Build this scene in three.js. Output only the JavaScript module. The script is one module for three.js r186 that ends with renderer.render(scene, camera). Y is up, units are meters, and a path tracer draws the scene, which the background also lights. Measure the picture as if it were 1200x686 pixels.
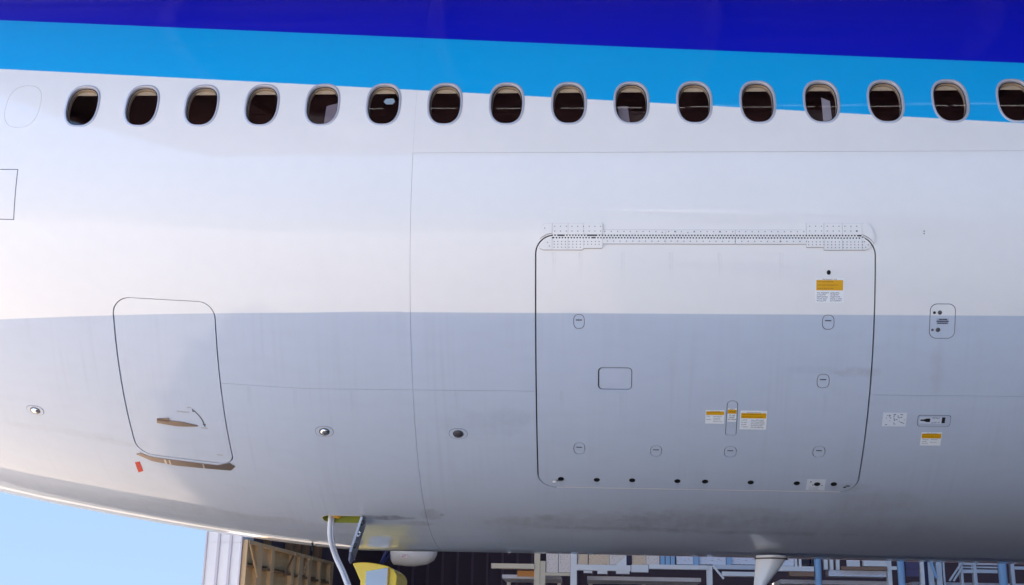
import * as THREE from 'three';
import { mergeGeometries } from 'three/addons/utils/BufferGeometryUtils.js';
import { RoundedBoxGeometry } from 'three/addons/geometries/RoundedBoxGeometry.js';
import { ImprovedNoise } from 'three/addons/math/ImprovedNoise.js';

// ------------------------------------------------------------------ camera, sky, sun, exposure
const scene = new THREE.Scene();
const camera = new THREE.PerspectiveCamera(26.34, 1024 / 585, 0.1, 8000);
{
  const pitch = 0.29127, yaw = -0.0661, roll = 0.02252;
  const fwd = new THREE.Vector3(Math.sin(yaw) * Math.cos(pitch), Math.sin(pitch), -Math.cos(yaw) * Math.cos(pitch));
  const right = new THREE.Vector3(Math.cos(yaw), 0, Math.sin(yaw));
  const up = new THREE.Vector3().crossVectors(right, fwd);
  camera.position.set(0.649, 1.603, 12.851);
  camera.up.copy(up.multiplyScalar(Math.cos(roll)).addScaledVector(right, -Math.sin(roll)));
  camera.lookAt(camera.position.clone().add(fwd));
}
const SUN = new THREE.Vector3(-0.4, 1, 1.2).normalize();
const EXPOSURE = 5.2;
const sun = new THREE.DirectionalLight(new THREE.Color(1, 0.92, 0.81), 4.6);
sun.position.copy(SUN).multiplyScalar(120);
sun.castShadow = true;
Object.assign(sun.shadow.camera, { left: -60, right: 60, top: 60, bottom: -60, near: 1, far: 300 });
sun.shadow.mapSize.set(4096, 4096);
scene.add(sun, sun.target);
{
  const W = 512, H = 256, d = new Float32Array(W * H * 4);
  for (let j = 0; j < H; j++) for (let i = 0; i < W; i++) {
    const el = ((j + 0.5) / H - 0.5) * Math.PI, az = ((i + 0.5) / W - 0.5) * 2 * Math.PI;
    const dir = new THREE.Vector3(Math.cos(el) * Math.cos(az), Math.sin(el), Math.cos(el) * Math.sin(az));
    const t = Math.pow(Math.max(0, Math.sin(el)), 0.55);
    const around = dir.angleTo(SUN), glow = 3 * Math.exp(-1.8 * around);   // the sky is brighter round the sun
    const c = [0.106 * (1 - t) + 0.036 * t, 0.143 * (1 - t) + 0.095 * t, 0.182 * (1 - t) + 0.225 * t];
    const k = (j * W + i) * 4;
    for (let n = 0; n < 3; n++) d[k + n] = c[n] * (1 + glow * [1.08, 0.96, 0.9][n]);
    d[k + 3] = 1;
  }
  const sky = new THREE.DataTexture(d, W, H, THREE.RGBAFormat, THREE.FloatType);
  sky.mapping = THREE.EquirectangularReflectionMapping;
  sky.magFilter = sky.minFilter = THREE.LinearFilter;
  sky.needsUpdate = true;
  scene.background = sky;
  scene.environment = sky;
}
const renderer = new THREE.WebGLRenderer({ antialias: true });
renderer.toneMapping = THREE.LinearToneMapping;
renderer.toneMappingExposure = EXPOSURE;
renderer.shadowMap.enabled = true;

// ------------------------------------------------------------------ small tools
let seed = 20240517;
const rnd = () => ((seed = (seed * 1664525 + 1013904223) >>> 0) / 4294967296);
const noise = new ImprovedNoise();
const nz = (x, y, z = 0.37) => noise.noise(x, y, z);
const lerp = (a, b, t) => a + (b - a) * t;
const clamp = (x, a = 0, b = 1) => Math.min(b, Math.max(a, x));
const step = (a, b, x) => { const t = clamp((x - a) / (b - a)); return t * t * (3 - 2 * t); };
const names = {};
const numbered = (n) => { const k = (names[n] = (names[n] ?? -1) + 1); return k ? `${n}_${String(k).padStart(3, '0')}` : n; };
function mesh(name, geometry, material, parent) {
  const m = new THREE.Mesh(geometry, material);
  m.name = parent ? name : numbered(name);
  m.castShadow = m.receiveShadow = true;
  (parent ?? scene).add(m);
  return m;
}
const joined = (list) => (list.length === 1 ? list[0] : mergeGeometries(list.map((g) => (g.index ? g.toNonIndexed() : g)), false));
function thing(name, label, category, position = [0, 0, 0], group) {
  const g = new THREE.Group();
  g.name = numbered(name);
  g.position.set(...position);
  g.userData = { label, category };
  if (group) g.userData.group = group;
  scene.add(g);
  return g;
}
const rgb = (r, g, b) => new THREE.Color().setRGB(r, g, b);
const std = (c, roughness = 0.6, metalness = 0, more = {}) => new THREE.MeshStandardMaterial({ color: rgb(...c), roughness, metalness, ...more });
function box(x0, x1, y0, y1, z0, z1, bevel = 0) {
  const g = bevel ? new RoundedBoxGeometry(x1 - x0, y1 - y0, z1 - z0, 1, bevel) : new THREE.BoxGeometry(x1 - x0, y1 - y0, z1 - z0);
  return g.translate((x0 + x1) / 2, (y0 + y1) / 2, (z0 + z1) / 2);
}
function bar(a, b, w, d = w) {                       // square bar from a to b
  const A = new THREE.Vector3(...a), B = new THREE.Vector3(...b), L = A.distanceTo(B);
  const g = new THREE.BoxGeometry(w, L, d).translate(0, L / 2, 0);
  g.applyQuaternion(new THREE.Quaternion().setFromUnitVectors(new THREE.Vector3(0, 1, 0), B.clone().sub(A).normalize()));
  return g.translate(A.x, A.y, A.z);
}
function rod(a, b, r0, r1 = r0, n = 12) {
  const A = new THREE.Vector3(...a), B = new THREE.Vector3(...b), L = A.distanceTo(B);
  const g = new THREE.CylinderGeometry(r1, r0, L, n).translate(0, L / 2, 0);
  g.applyQuaternion(new THREE.Quaternion().setFromUnitVectors(new THREE.Vector3(0, 1, 0), B.clone().sub(A).normalize()));
  return g.translate(A.x, A.y, A.z);
}
function grainTexture(size, fn) {                    // colour map from a function of 0..1 uv, sRGB
  const d = new Uint8Array(size * size * 4);
  for (let j = 0; j < size; j++) for (let i = 0; i < size; i++) {
    const c = fn(i / size, j / size);
    for (let n = 0; n < 3; n++) d[(j * size + i) * 4 + n] = toByte(c[n]);
    d[(j * size + i) * 4 + 3] = 255;
  }
  const t = new THREE.DataTexture(d, size, size);
  t.colorSpace = THREE.SRGBColorSpace;
  t.magFilter = t.minFilter = THREE.LinearFilter;
  t.wrapS = t.wrapT = THREE.RepeatWrapping;
  t.needsUpdate = true;
  return t;
}
const toByte = (l) => { l = clamp(l); return Math.round(255 * (l <= 0.0031308 ? 12.92 * l : 1.055 * Math.pow(l, 1 / 2.4) - 0.055)); };

// ------------------------------------------------------------------ the fuselage surface: x along the body, s = metres round the section from its waterline
const R = 3.1, AXIS = 5.7;
const rise = (x) => 0.00098 * Math.pow(Math.max(0, 9.18 - x), 1.5) + 0.08945 * Math.pow(Math.max(0, -1.714 - x), 1.33);
const flat = (x, sn) => { const t = clamp((Math.asin(Math.min(1, -sn)) - 0.9) / 0.6708), k = clamp(x, -5, 5); return t * t * (3 - 2 * t) * (0.10315 + 0.0031 * k - 0.001 * k * k); };
const ripple = (x, s) => 0.0011 * nz(x * 0.9, s * 1.1, 3.1) + 0.00022 * nz(x * 3.1, s * 2.4, 7.7);
function point(x, s, off = 0, rip = true) {
  const raw = (xx, ss) => {
    const f = ss / R, sn = Math.sin(f), h = rip ? ripple(xx, ss) : 0, b = sn < 0 ? R - Math.min(2.2, rise(xx)) - flat(xx, sn) : R;
    return new THREE.Vector3(xx, AXIS + (b + h) * sn, (R + h) * Math.cos(f));
  };
  const e = 0.004, p = raw(x, s);
  const n = raw(x + e, s).sub(raw(x - e, s)).cross(raw(x, s + e).sub(raw(x, s - e))).normalize();
  return { p: p.addScaledVector(n, off), n };
}
const UX0 = -5.2, UW = 10.4, US0 = -4.6, UH = 7.0;    // extent of the paint map on the body, in metres
const paintUV = (x, s) => [(x - UX0) / UW, (s - US0) / UH];
const V2 = (p) => new THREE.Vector2(p[0], p[1]);
// a sheet on the body: outline and holes in (x, s), cut fine enough to follow the curve
function sheet(outer, holes = [], off = 0, uv = paintUV, dx = 0.16, ds = 0.09) {
  const faces = THREE.ShapeUtils.triangulateShape(outer.map(V2), holes.map((h) => h.map(V2)));
  const pts = [outer, ...holes].flat().map((p) => [p[0], p[1]]);
  let tris = faces.map((f) => f.slice());
  const mid = new Map();
  const long = (a, b) => Math.abs(pts[a][0] - pts[b][0]) > dx || Math.abs(pts[a][1] - pts[b][1]) > ds;
  const half = (a, b) => {
    const k = a < b ? a * 1e6 + b : b * 1e6 + a;
    let m = mid.get(k);
    if (m === undefined) { m = pts.push([(pts[a][0] + pts[b][0]) / 2, (pts[a][1] + pts[b][1]) / 2]) - 1; mid.set(k, m); }
    return m;
  };
  for (let pass = 0; pass < 14; pass++) {
    const out = [];
    let split = false;
    for (const [a, b, c] of tris) {
      const e = [long(a, b), long(b, c), long(c, a)], n = e[0] + e[1] + e[2];
      if (!n) { out.push([a, b, c]); continue; }
      split = true;
      if (n === 3) { const p = half(a, b), q = half(b, c), r = half(c, a); out.push([a, p, r], [p, b, q], [r, q, c], [p, q, r]); continue; }
      const v = n === 1 ? (e[0] ? [a, b, c] : e[1] ? [b, c, a] : [c, a, b]) : (!e[0] ? [a, b, c] : !e[1] ? [b, c, a] : [c, a, b]);
      if (n === 1) { const p = half(v[0], v[1]); out.push([v[0], p, v[2]], [p, v[1], v[2]]); }
      else { const p = half(v[1], v[2]), q = half(v[2], v[0]); out.push([v[2], q, p], [v[0], v[1], p], [v[0], p, q]); }
    }
    tris = out;
    if (!split) break;
  }
  const pos = new Float32Array(pts.length * 3), nor = new Float32Array(pts.length * 3), uvs = new Float32Array(pts.length * 2);
  pts.forEach(([x, s], i) => { const { p, n } = point(x, s, off); p.toArray(pos, i * 3); n.toArray(nor, i * 3); const w = uv(x, s); uvs[i * 2] = w[0]; uvs[i * 2 + 1] = w[1]; });
  const index = [];
  for (const [a, b, c] of tris) {
    const area = (pts[b][0] - pts[a][0]) * (pts[c][1] - pts[a][1]) - (pts[c][0] - pts[a][0]) * (pts[b][1] - pts[a][1]);
    if (Math.abs(area) > 1e-12) index.push(...(area > 0 ? [a, b, c] : [a, c, b]));
  }
  const g = new THREE.BufferGeometry();
  g.setAttribute('position', new THREE.BufferAttribute(pos, 3));
  g.setAttribute('normal', new THREE.BufferAttribute(nor, 3));
  g.setAttribute('uv', new THREE.BufferAttribute(uvs, 2));
  g.setIndex(index);
  return g;
}
// a wall along an outline, from offset o0 to o1
function rim(line, o0, o1, closed = true, uv = paintUV) {
  const pos = [], uvs = [], n = line.length;
  for (let i = 0; i < (closed ? n : n - 1); i++) {
    const a = line[i], b = line[(i + 1) % n], k = Math.max(1, Math.ceil(Math.abs(a[1] - b[1]) / 0.09), Math.ceil(Math.abs(a[0] - b[0]) / 0.3));
    for (let j = 0; j < k; j++) {
      const p = [lerp(a[0], b[0], j / k), lerp(a[1], b[1], j / k)], q = [lerp(a[0], b[0], (j + 1) / k), lerp(a[1], b[1], (j + 1) / k)];
      const P0 = point(...p, o0).p, P1 = point(...p, o1).p, Q0 = point(...q, o0).p, Q1 = point(...q, o1).p;
      for (const v of [P0, P1, Q1, P0, Q1, Q0]) pos.push(v.x, v.y, v.z);
      for (const v of [p, p, q, p, q, q]) uvs.push(...uv(...v));
    }
  }
  const g = new THREE.BufferGeometry();
  g.setAttribute('position', new THREE.Float32BufferAttribute(pos, 3));
  g.setAttribute('uv', new THREE.Float32BufferAttribute(uvs, 2));
  g.computeVertexNormals();
  return g;
}
const rect = (x0, x1, s0, s1) => [[x0, s0], [x1, s0], [x1, s1], [x0, s1]];
function rrect(x0, x1, s0, s1, r, n = 10) {           // r: one radius or [bottom left, bottom right, top right, top left]
  const q = Array.isArray(r) ? r : [r, r, r, r], out = [];
  const corners = [[x0, s0, 1, 1, Math.PI, q[0]], [x1, s0, -1, 1, 1.5 * Math.PI, q[1]], [x1, s1, -1, -1, 0, q[2]], [x0, s1, 1, -1, 0.5 * Math.PI, q[3]]];
  for (const [cx, cs, dx, ds, a0, rad] of corners) {
    if (!rad) { out.push([cx, cs]); continue; }
    for (let i = 0; i <= n; i++) { const a = a0 + (i / n) * Math.PI / 2; out.push([cx + dx * rad + rad * Math.cos(a), cs + ds * rad + rad * Math.sin(a)]); }
  }
  return out;
}
const oval = (cx, cs, a, b, e = 2, n = 36) => Array.from({ length: n }, (_, i) => {
  const t = (i / n) * 2 * Math.PI, c = Math.cos(t), q = Math.sin(t);
  return [cx + a * Math.sign(c) * Math.pow(Math.abs(c), 2 / e), cs + b * Math.sign(q) * Math.pow(Math.abs(q), 2 / e)];
});
const plate = (line, off, thick, uv, holes = []) => joined([sheet(line, holes, off + thick, uv), rim(line, off, off + thick, true, uv), ...holes.map((h) => rim(h, off, off + thick, true, uv))]);
// ring swept round ovals: profile of [a, b, off]
function ovalRing(cx, cs, profile, e, n = 48) {
  const pos = [], idx = [], uvs = [];
  profile.forEach(([a, b, off]) => oval(cx, cs, a, b, e, n).forEach(([x, s]) => { const p = point(x, s, off, false).p; pos.push(p.x, p.y, p.z); uvs.push(...paintUV(x, s)); }));
  for (let k = 0; k < profile.length - 1; k++) for (let i = 0; i < n; i++) {
    const a = k * n + i, b = k * n + (i + 1) % n, c = a + n, d = b + n;
    idx.push(a, b, c, b, d, c);
  }
  const g = new THREE.BufferGeometry();
  g.setAttribute('position', new THREE.Float32BufferAttribute(pos, 3));
  g.setAttribute('uv', new THREE.Float32BufferAttribute(uvs, 2));
  g.setIndex(idx);
  g.computeVertexNormals();
  return g;
}
function dome(cx, cs, a, b, h, off, n = 20) {
  const prof = [];
  for (let k = 0; k <= 5; k++) { const t = (k / 5) * Math.PI / 2; prof.push([Math.max(1e-4, a * Math.cos(t)), Math.max(1e-4, b * Math.cos(t)), off + h * Math.sin(t)]); }
  return ovalRing(cx, cs, prof, 2, n);
}

// ------------------------------------------------------------------ paint of the airliner
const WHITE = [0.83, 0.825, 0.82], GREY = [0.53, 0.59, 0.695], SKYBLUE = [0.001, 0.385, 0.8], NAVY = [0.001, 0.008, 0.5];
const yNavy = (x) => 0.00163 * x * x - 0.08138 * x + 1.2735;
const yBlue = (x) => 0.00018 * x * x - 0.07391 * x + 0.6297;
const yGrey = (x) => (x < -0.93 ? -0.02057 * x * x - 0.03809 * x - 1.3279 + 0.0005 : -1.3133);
function livery() {
  const W = 2048, H = 1378, d = new Uint8Array(W * H * 4), px = UW / W;
  // stains: [x, s, half width, half height, strength, colour, grain along x], one of them a painted reflection
  const BROWN = [0.16, 0.11, 0.075], SOOT_AND_REFLECTION = [0.05, 0.05, 0.075], RUST = [0.2, 0.13, 0.09];
  const stainsAndReflection = [
    [2.86, -1.80, 0.2, 0.05, 0.3, RUST], [2.5, -1.79, 0.3, 0.04, 0.1, SOOT_AND_REFLECTION], [-0.3, -2.33, 0.42, 0.16, 0.09, SOOT_AND_REFLECTION], [-0.05, -2.3, 0.22, 0.14, 0.09, SOOT_AND_REFLECTION],
    [-1.3, -3.62, 0.3, 0.05, 0.75, SOOT_AND_REFLECTION], [-0.98, -3.74, 0.2, 0.06, 0.35, BROWN], [-0.82, -3.55, 0.1, 0.12, 0.35, BROWN], [-0.72, -3.54, 0.03, 0.03, 0.5, SOOT_AND_REFLECTION],  // first entry: reflection of the hanging service door, painted into the skin
    [-3.2, -3.78, 0.5, 0.12, 0.22, BROWN], [-2.4, -3.84, 0.5, 0.1, 0.2, BROWN], [0.7, -3.6, 0.6, 0.2, 0.25, BROWN], [1.7, -3.5, 0.8, 0.22, 0.22, BROWN], [0.1, -3.66, 0.4, 0.16, 0.25, BROWN],
    [0.6, -3.72, 1.6, 0.2, 0.12, BROWN], [2.4, -3.65, 1.5, 0.3, 0.16, SOOT_AND_REFLECTION], [-2.6, -3.9, 1.4, 0.14, 0.14, BROWN], [2.9, -2.98, 0.22, 0.06, 0.2, RUST], [3.1, -3.2, 0.5, 0.2, 0.2, BROWN], [1.0, -3.78, 0.8, 0.05, 0.3, SOOT_AND_REFLECTION], [2.2, -3.82, 1.0, 0.05, 0.25, SOOT_AND_REFLECTION],
    [0.36, -2.96, 0.07, 0.02, 0.4, SOOT_AND_REFLECTION], [3.5, -1.75, 0.07, 0.22, 0.14, RUST], [-4.0, -2.75, 0.7, 0.05, 0.1, BROWN], [-3.6, -2.8, 0.3, 0.04, 0.12, BROWN],
  ];
  const drips = [0.388, 0.704, 1.014, 1.409, 1.65, 2.046, 2.444, 2.763].map((x) => [x, -2.975, 0.10]).concat([0.33, 0.55, 0.9, 1.3, 1.7, 2.2].map((x) => [x, -0.80, 0.25]), [-2.3, -1.9, -1.4, -0.5].map((x) => [x, -2.02, 0.3]), [0.4, 0.9, 2.6].map((x) => [x, -2.0, 0.3]));
  for (let j = 0; j < H; j++) for (let i = 0; i < W; i++) {
    const x = UX0 + (i + 0.5) * px, s = US0 + (j + 0.5) * px;
    const aa = (y) => clamp((s - y) / (1.4 * px) + 0.5);
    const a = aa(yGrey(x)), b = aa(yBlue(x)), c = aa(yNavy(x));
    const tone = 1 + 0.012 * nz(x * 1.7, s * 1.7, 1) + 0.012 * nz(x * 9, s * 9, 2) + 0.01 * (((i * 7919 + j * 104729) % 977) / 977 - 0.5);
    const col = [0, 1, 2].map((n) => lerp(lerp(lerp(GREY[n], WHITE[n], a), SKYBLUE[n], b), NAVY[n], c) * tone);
    // washed-down dirt: vertical streaks with a grain of their own, on the grey paint
    if (a < 1) {
      const streak = Math.max(0, nz(x * 26, s * 0.9, 5)) * Math.max(0, nz(x * 2.1, s * 1.3, 6) + 0.35);
      let k = 0.15 * (1 - a) * streak + 0.05 * (1 - a) * Math.max(0, nz(x * 3.4, s * 11, 8));
      for (let n = 0; n < 3; n++) col[n] = lerp(col[n], [0.25, 0.23, 0.24][n], clamp(k));
    }
    for (const [sx, ss, w, h, k, dc] of stainsAndReflection) {
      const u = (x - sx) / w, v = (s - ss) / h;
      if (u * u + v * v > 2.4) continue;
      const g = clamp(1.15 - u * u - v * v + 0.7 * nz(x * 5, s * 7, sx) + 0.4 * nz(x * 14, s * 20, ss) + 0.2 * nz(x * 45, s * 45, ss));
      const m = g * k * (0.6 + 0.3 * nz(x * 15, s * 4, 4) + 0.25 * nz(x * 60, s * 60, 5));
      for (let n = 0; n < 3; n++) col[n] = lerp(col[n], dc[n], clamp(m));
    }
    for (const [dx, ds, len] of drips) {
      if (s > ds || s < ds - len || Math.abs(x - dx) > 0.05) continue;
      const t = (ds - s) / len, wob = dx + 0.008 * nz(s * 9, dx, 2);
      const m = 0.16 * (1 - t) * clamp(1 - Math.abs(x - wob) / 0.014) * (0.6 + 0.6 * nz(x * 90, s * 20, 9)) + 0.1 * (1 - t) * clamp(1 - Math.abs(x - wob - 0.02) / 0.006);
      for (let n = 0; n < 3; n++) col[n] = lerp(col[n], 0.09, clamp(m));
    }
    const k = (j * W + i) * 4;
    for (let n = 0; n < 3; n++) d[k + n] = toByte(col[n]);
    d[k + 3] = 255;
  }
  const t = new THREE.DataTexture(d, W, H);
  t.colorSpace = THREE.SRGBColorSpace;
  t.magFilter = t.minFilter = THREE.LinearFilter;
  t.needsUpdate = true;
  return t;
}
const gloss = { roughness: 0.4, specularIntensity: 0.5, clearcoat: 0.8, clearcoatRoughness: 0.05 };
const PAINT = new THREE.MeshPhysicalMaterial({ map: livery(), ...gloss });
const FAR_PAINT = new THREE.MeshPhysicalMaterial({ color: rgb(...GREY), ...gloss });
const FRAME = new THREE.MeshPhysicalMaterial({ color: rgb(0.52, 0.52, 0.58), roughness: 0.35, metalness: 0.3, clearcoat: 0.4, clearcoatRoughness: 0.2 });
const RUBBER = std([0.015, 0.015, 0.018], 0.7);
const DARK = std([0.012, 0.012, 0.016], 0.8);
const GLASS = new THREE.MeshPhysicalMaterial({ color: rgb(0.96, 0.96, 0.97), roughness: 0.01, transmission: 1, thickness: 0, ior: 1.5 });
const CREAM = std([0.52, 0.41, 0.3], 0.6);
const SHADE = std([0.52, 0.39, 0.25], 0.7);
const STEEL = new THREE.MeshStandardMaterial({ color: rgb(0.3, 0.24, 0.2), roughness: 0.35, metalness: 1 });
const CHROME = std([0.75, 0.74, 0.73], 0.14, 1);
const DULL = std([0.12, 0.12, 0.13], 0.45, 0.7);
const WHITEPAINT = new THREE.MeshPhysicalMaterial({ color: rgb(0.78, 0.77, 0.76), roughness: 0.4, clearcoat: 0.5, clearcoatRoughness: 0.15 });
const PRIMER = std([0.3, 0.34, 0.05], 0.55);
const INK = std([0.02, 0.02, 0.024], 0.6);
const RED = std([0.62, 0.05, 0.02], 0.5);

// ------------------------------------------------------------------ printed placards (too small to read in the photograph: ink lines only)
function print(w, h, draw) {
  const k = 6, c = document.createElement('canvas');
  c.width = w * k; c.height = h * k;
  const g = c.getContext('2d');
  g.scale(k, k);
  draw(g, w, h);
  const t = new THREE.CanvasTexture(c);
  t.colorSpace = THREE.SRGBColorSpace;
  return new THREE.MeshStandardMaterial({ map: t, roughness: 0.5 });
}
function inkLine(g, x0, x1, y, h, color = '#3a4050') {
  g.fillStyle = color;
  let x = x0;
  while (x < x1) {
    const w = h * (0.9 + 2.6 * rnd());
    for (let q = x; q < Math.min(x + w, x1); q += h * 0.62) {
      g.fillRect(q, y + (rnd() < 0.3 ? h * 0.2 : 0), h * 0.2, h * (rnd() < 0.3 ? 0.8 : 1));
      if (rnd() < 0.75) g.fillRect(q, y + h * 0.42 * Math.floor(rnd() * 3), h * 0.5, h * 0.18);
    }
    x += w + h * 0.55;
  }
}
const warning = (w, h, head, cols) => print(w, h, (g) => {
  g.fillStyle = '#eceef0'; g.fillRect(0, 0, w, h);
  g.fillStyle = '#dfa400'; g.fillRect(w * 0.03, h * head[0], w * 0.94, h * (head[1] - head[0]));
  inkLine(g, w * 0.25, w * 0.75, h * (head[0] - 0.055), h * 0.045, '#4a4636');
  for (let k = 0; k < head[2]; k++) inkLine(g, w * 0.08, w * (0.55 + 0.35 * rnd()), h * (head[0] + 0.04 + k * (head[1] - head[0]) / head[2]), h * 0.05, '#8a5200');
  for (const [a, b, n] of cols) for (let k = 0; k < n; k++) inkLine(g, w * a, w * lerp(a, b, 0.7 + 0.3 * rnd()), h * (head[1] + 0.07 + k * (0.93 - head[1]) / (n + 0.4)), h * 0.055);
});

// ------------------------------------------------------------------ setting
function concrete() {
  return grainTexture(512, (u, v) => {
    const n = 0.345 + 0.03 * nz(u * 6, v * 6, 1) + 0.03 * nz(u * 31, v * 31, 2) + 0.02 * (rnd() - 0.5);
    const joint = Math.min(Math.abs((u * 2) % 1 - 0.5), Math.abs((v * 2) % 1 - 0.5)) < 0.003 ? 0.55 : 1;
    return [n * joint * 1.1, n * joint * 0.95, n * joint * 0.83];
  });
}
{
  const asphalt = grainTexture(256, (u, v) => { const n = 0.11 + 0.015 * nz(u * 6, v * 6, 1) + 0.02 * nz(u * 40, v * 40, 2); return [n * 1.02, n, n * 0.98]; });
  asphalt.repeat.set(900, 900);
  const g = mesh('ground', new THREE.PlaneGeometry(6000, 6000).rotateX(-Math.PI / 2), new THREE.MeshStandardMaterial({ map: asphalt, roughness: 0.9 }));
  g.userData = { label: 'grey asphalt ground spreading outside the hangars', category: 'ground', kind: 'structure' };
  const t = concrete(); t.repeat.set(8, 8);
  const a = mesh('apron', new THREE.PlaneGeometry(70.5, 80).rotateX(-Math.PI / 2).translate(-34.25, 0.004, 35.6), new THREE.MeshStandardMaterial({ map: t, roughness: 0.85 }));
  const b = mesh('bounce_pavement', new THREE.PlaneGeometry(66.5, 8).rotateX(-Math.PI / 2).translate(-36.25, 0.004, -20), a.material);  // pale strip added to bounce sunlight onto the pier and belly edge
  b.userData = { label: 'pale concrete strip added to bounce sun onto the rear hangar pier', category: 'bounce_pavement', kind: 'structure' };
  a.userData = { label: 'pale warm concrete apron under and in front of the tail part', category: 'apron', kind: 'structure' };
  const f = grainTexture(256, (u, v) => { const n = 0.036 + 0.008 * nz(u * 5, v * 5, 3) + 0.006 * nz(u * 28, v * 28, 4); return [n, n * 1.06, n * 1.35]; });
  f.repeat.set(9, 18);
  const fl = mesh('hangar_floor', new THREE.PlaneGeometry(61.5, 120).rotateX(-Math.PI / 2).translate(31.76, 0.004, 35), new THREE.MeshStandardMaterial({ map: f, roughness: 0.45 }));
  fl.userData = { label: 'dark blue grey lane under the right part of the airliner', category: 'floor', kind: 'structure' };
}
// roof in front of the airliner, over the camera: it shades the near side, and its dark underside and lights are what the windows mirror
{
  const roof = thing('hangar_canopy', 'dark steel hangar roof on tall columns above the airliner', 'hangar');
  const MAROON = std([0.07, 0.035, 0.045], 0.75), BROWNSTEEL = std([0.15, 0.08, 0.09], 0.6), BOX_GREY = std([0.45, 0.43, 0.48], 0.5);
  mesh('roof_sheet', box(-12.8, 45, 20, 20.3, -10, 33.4), MAROON, roof);
  for (let i = 0; i < 12; i++) { const x = -12.6 + i * 5.1; mesh('roof_beam', box(x, x + 0.3, 19.3, 19.99, -9.8, 33.2), BROWNSTEEL, roof); }
  for (let i = 0; i < 15; i++) { const z = -8.5 + i * 2.9; mesh('purlin', box(-12.7, 44.8, 19.0, 19.29, z, z + 0.16), BROWNSTEEL, roof); }
  for (const [x, z] of [[-12.7, -2.8], [15, -2.8], [44.4, -2.8], [18, 32.6], [44.4, 32.6]]) mesh('column', box(x, x + 0.4, 0.01, 18.99, z, z + 0.4), BROWNSTEEL, roof);
  for (const x of [-6.2, 1.2, 5.6]) mesh('added_box', box(x, x + 1.1, 18.1, 18.9, 16.9, 24), BOX_GREY, roof);  // pale boxes added under the roof for the windows to mirror
  mesh('end_wall', box(45.01, 45.3, 0.01, 20.3, -10, 33.4), std([0.2, 0.2, 0.24], 0.8), roof);
  const TUBE = new THREE.MeshStandardMaterial({ color: rgb(0.8, 0.8, 0.8), emissive: rgb(1, 0.97, 0.95), emissiveIntensity: 0.65 }), HOUSING = std([0.5, 0.5, 0.5], 0.5);
  for (let i = 0; i < 15; i++) {
    const x = [-4.6, -2.9, -1.1][i] ?? 0.4 + (i - 3) * 0.98, z = 16.15 + 0.14 * (rnd() - 0.5);
    const l = thing('ceiling_light', `white tube light under the hangar roof, number ${i + 1} from the tail`, 'ceiling light', [x, 18.95, z], 'tube lights in a row under the hangar roof');
    l.userData.label = 'white tube light in the row under the dark hangar roof';
    mesh('housing', new THREE.BoxGeometry(0.9, 0.06, 0.2), HOUSING, l);
    mesh('lamp_tube', new THREE.CylinderGeometry(0.045, 0.045, 0.86, 10).rotateZ(Math.PI / 2).translate(0, -0.085, 0), TUBE, l);
  }
}

// ------------------------------------------------------------------ the airliner
const plane = thing('airliner', 'airliner fuselage with blue stripes above white and a grey belly', 'airliner');
const skin = (name, list, material = PAINT) => mesh(name, joined(list), material, plane);
const GAP = 0.0023, DEEP = -0.014, SEAM = -0.866;
// windows: the row is the same section all along
const WS = 0.5515, PITCH = 0.5341, WX = (i) => -0.082 + (i - 7) * PITCH, WIN = [0.139, 0.208], NE = 2.55;
const LIST = []; for (let i = -1; i < 20; i++) LIST.push(i);
const blankX = WX(-1) ;
// upper panels with window holes, in tiles
function upper(x0, x1, s0, s1) {
  const out = [], a = 0.24, b = 0.86;
  const w = LIST.map(WX).filter((x) => x > x0 && x < x1);
  const xs = [x0, ...w.slice(1).map((x, i) => (x + w[i]) / 2), x1];
  for (let i = 0; i < w.length; i++) out.push(sheet(rect(xs[i], xs[i + 1], a, b), [oval(w[i], WS, ...(Math.abs(w[i] - blankX) < 1e-6 ? [0.155, 0.224] : WIN), NE)]));
  out.push(sheet(rect(x0, x1, b, s1)), sheet(rect(x0, x1, s0, a)), rim(rect(x0, x1, s0, s1), 0, DEEP));
  return out;
}
const CG = { x0: 0.181, x1: 2.972, s0: -3.055, s1: -0.652, r: [0.17, 0.17, 0.17, 0.16] };    // cargo door opening
const BG = { x0: -3.437, x1: -2.535, s0: -2.908, s1: -1.262, r: [0.16, 0.12, 0.15, 0.16] };  // small door opening
const doorLine = (d, m = 0, n = 12) => rrect(d.x0 + m, d.x1 - m, d.s0 + m, d.s1 - m, d.r.map((r) => Math.max(0.02, r - m)), n);
// the pieces of a door outline above or below a level, as a polyline from right to left (above) or left to right (below)
function outlineAbove(d, s) { const l = doorLine(d), i = l.findIndex((p) => p[1] > s); const up = l.slice(i).filter((p) => p[1] > s); return [[d.x1, s], ...up, [d.x0, s]]; }
function outlineBelow(d, s) { const l = doorLine(d).filter((p) => p[1] < s); return [[d.x0, s], ...l, [d.x1, s]]; }
const LAP1 = 0.067, LAP2 = -2.005, LAP3 = -4.105, T0 = -13, T1 = 20;
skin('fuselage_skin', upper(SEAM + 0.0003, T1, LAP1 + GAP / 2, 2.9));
{
  const s0 = LAP2 + GAP / 2, s1 = LAP1 - GAP / 2, x0 = SEAM + GAP / 2, arch = outlineAbove(CG, s0);
  skin('fuselage_skin', [sheet([[x0, s0], [CG.x0, s0], ...arch.slice(1, -1).reverse(), [CG.x1, s0], [T1, s0], [T1, s1], [x0, s1]]), rim([[CG.x0, s0], [x0, s0], [x0, s1], [T1, s1]], 0, DEEP, false), rim([[CG.x1, s0], [T1, s0]], 0, DEEP, false), rim(arch, 0, -0.03, false)]);
}
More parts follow.
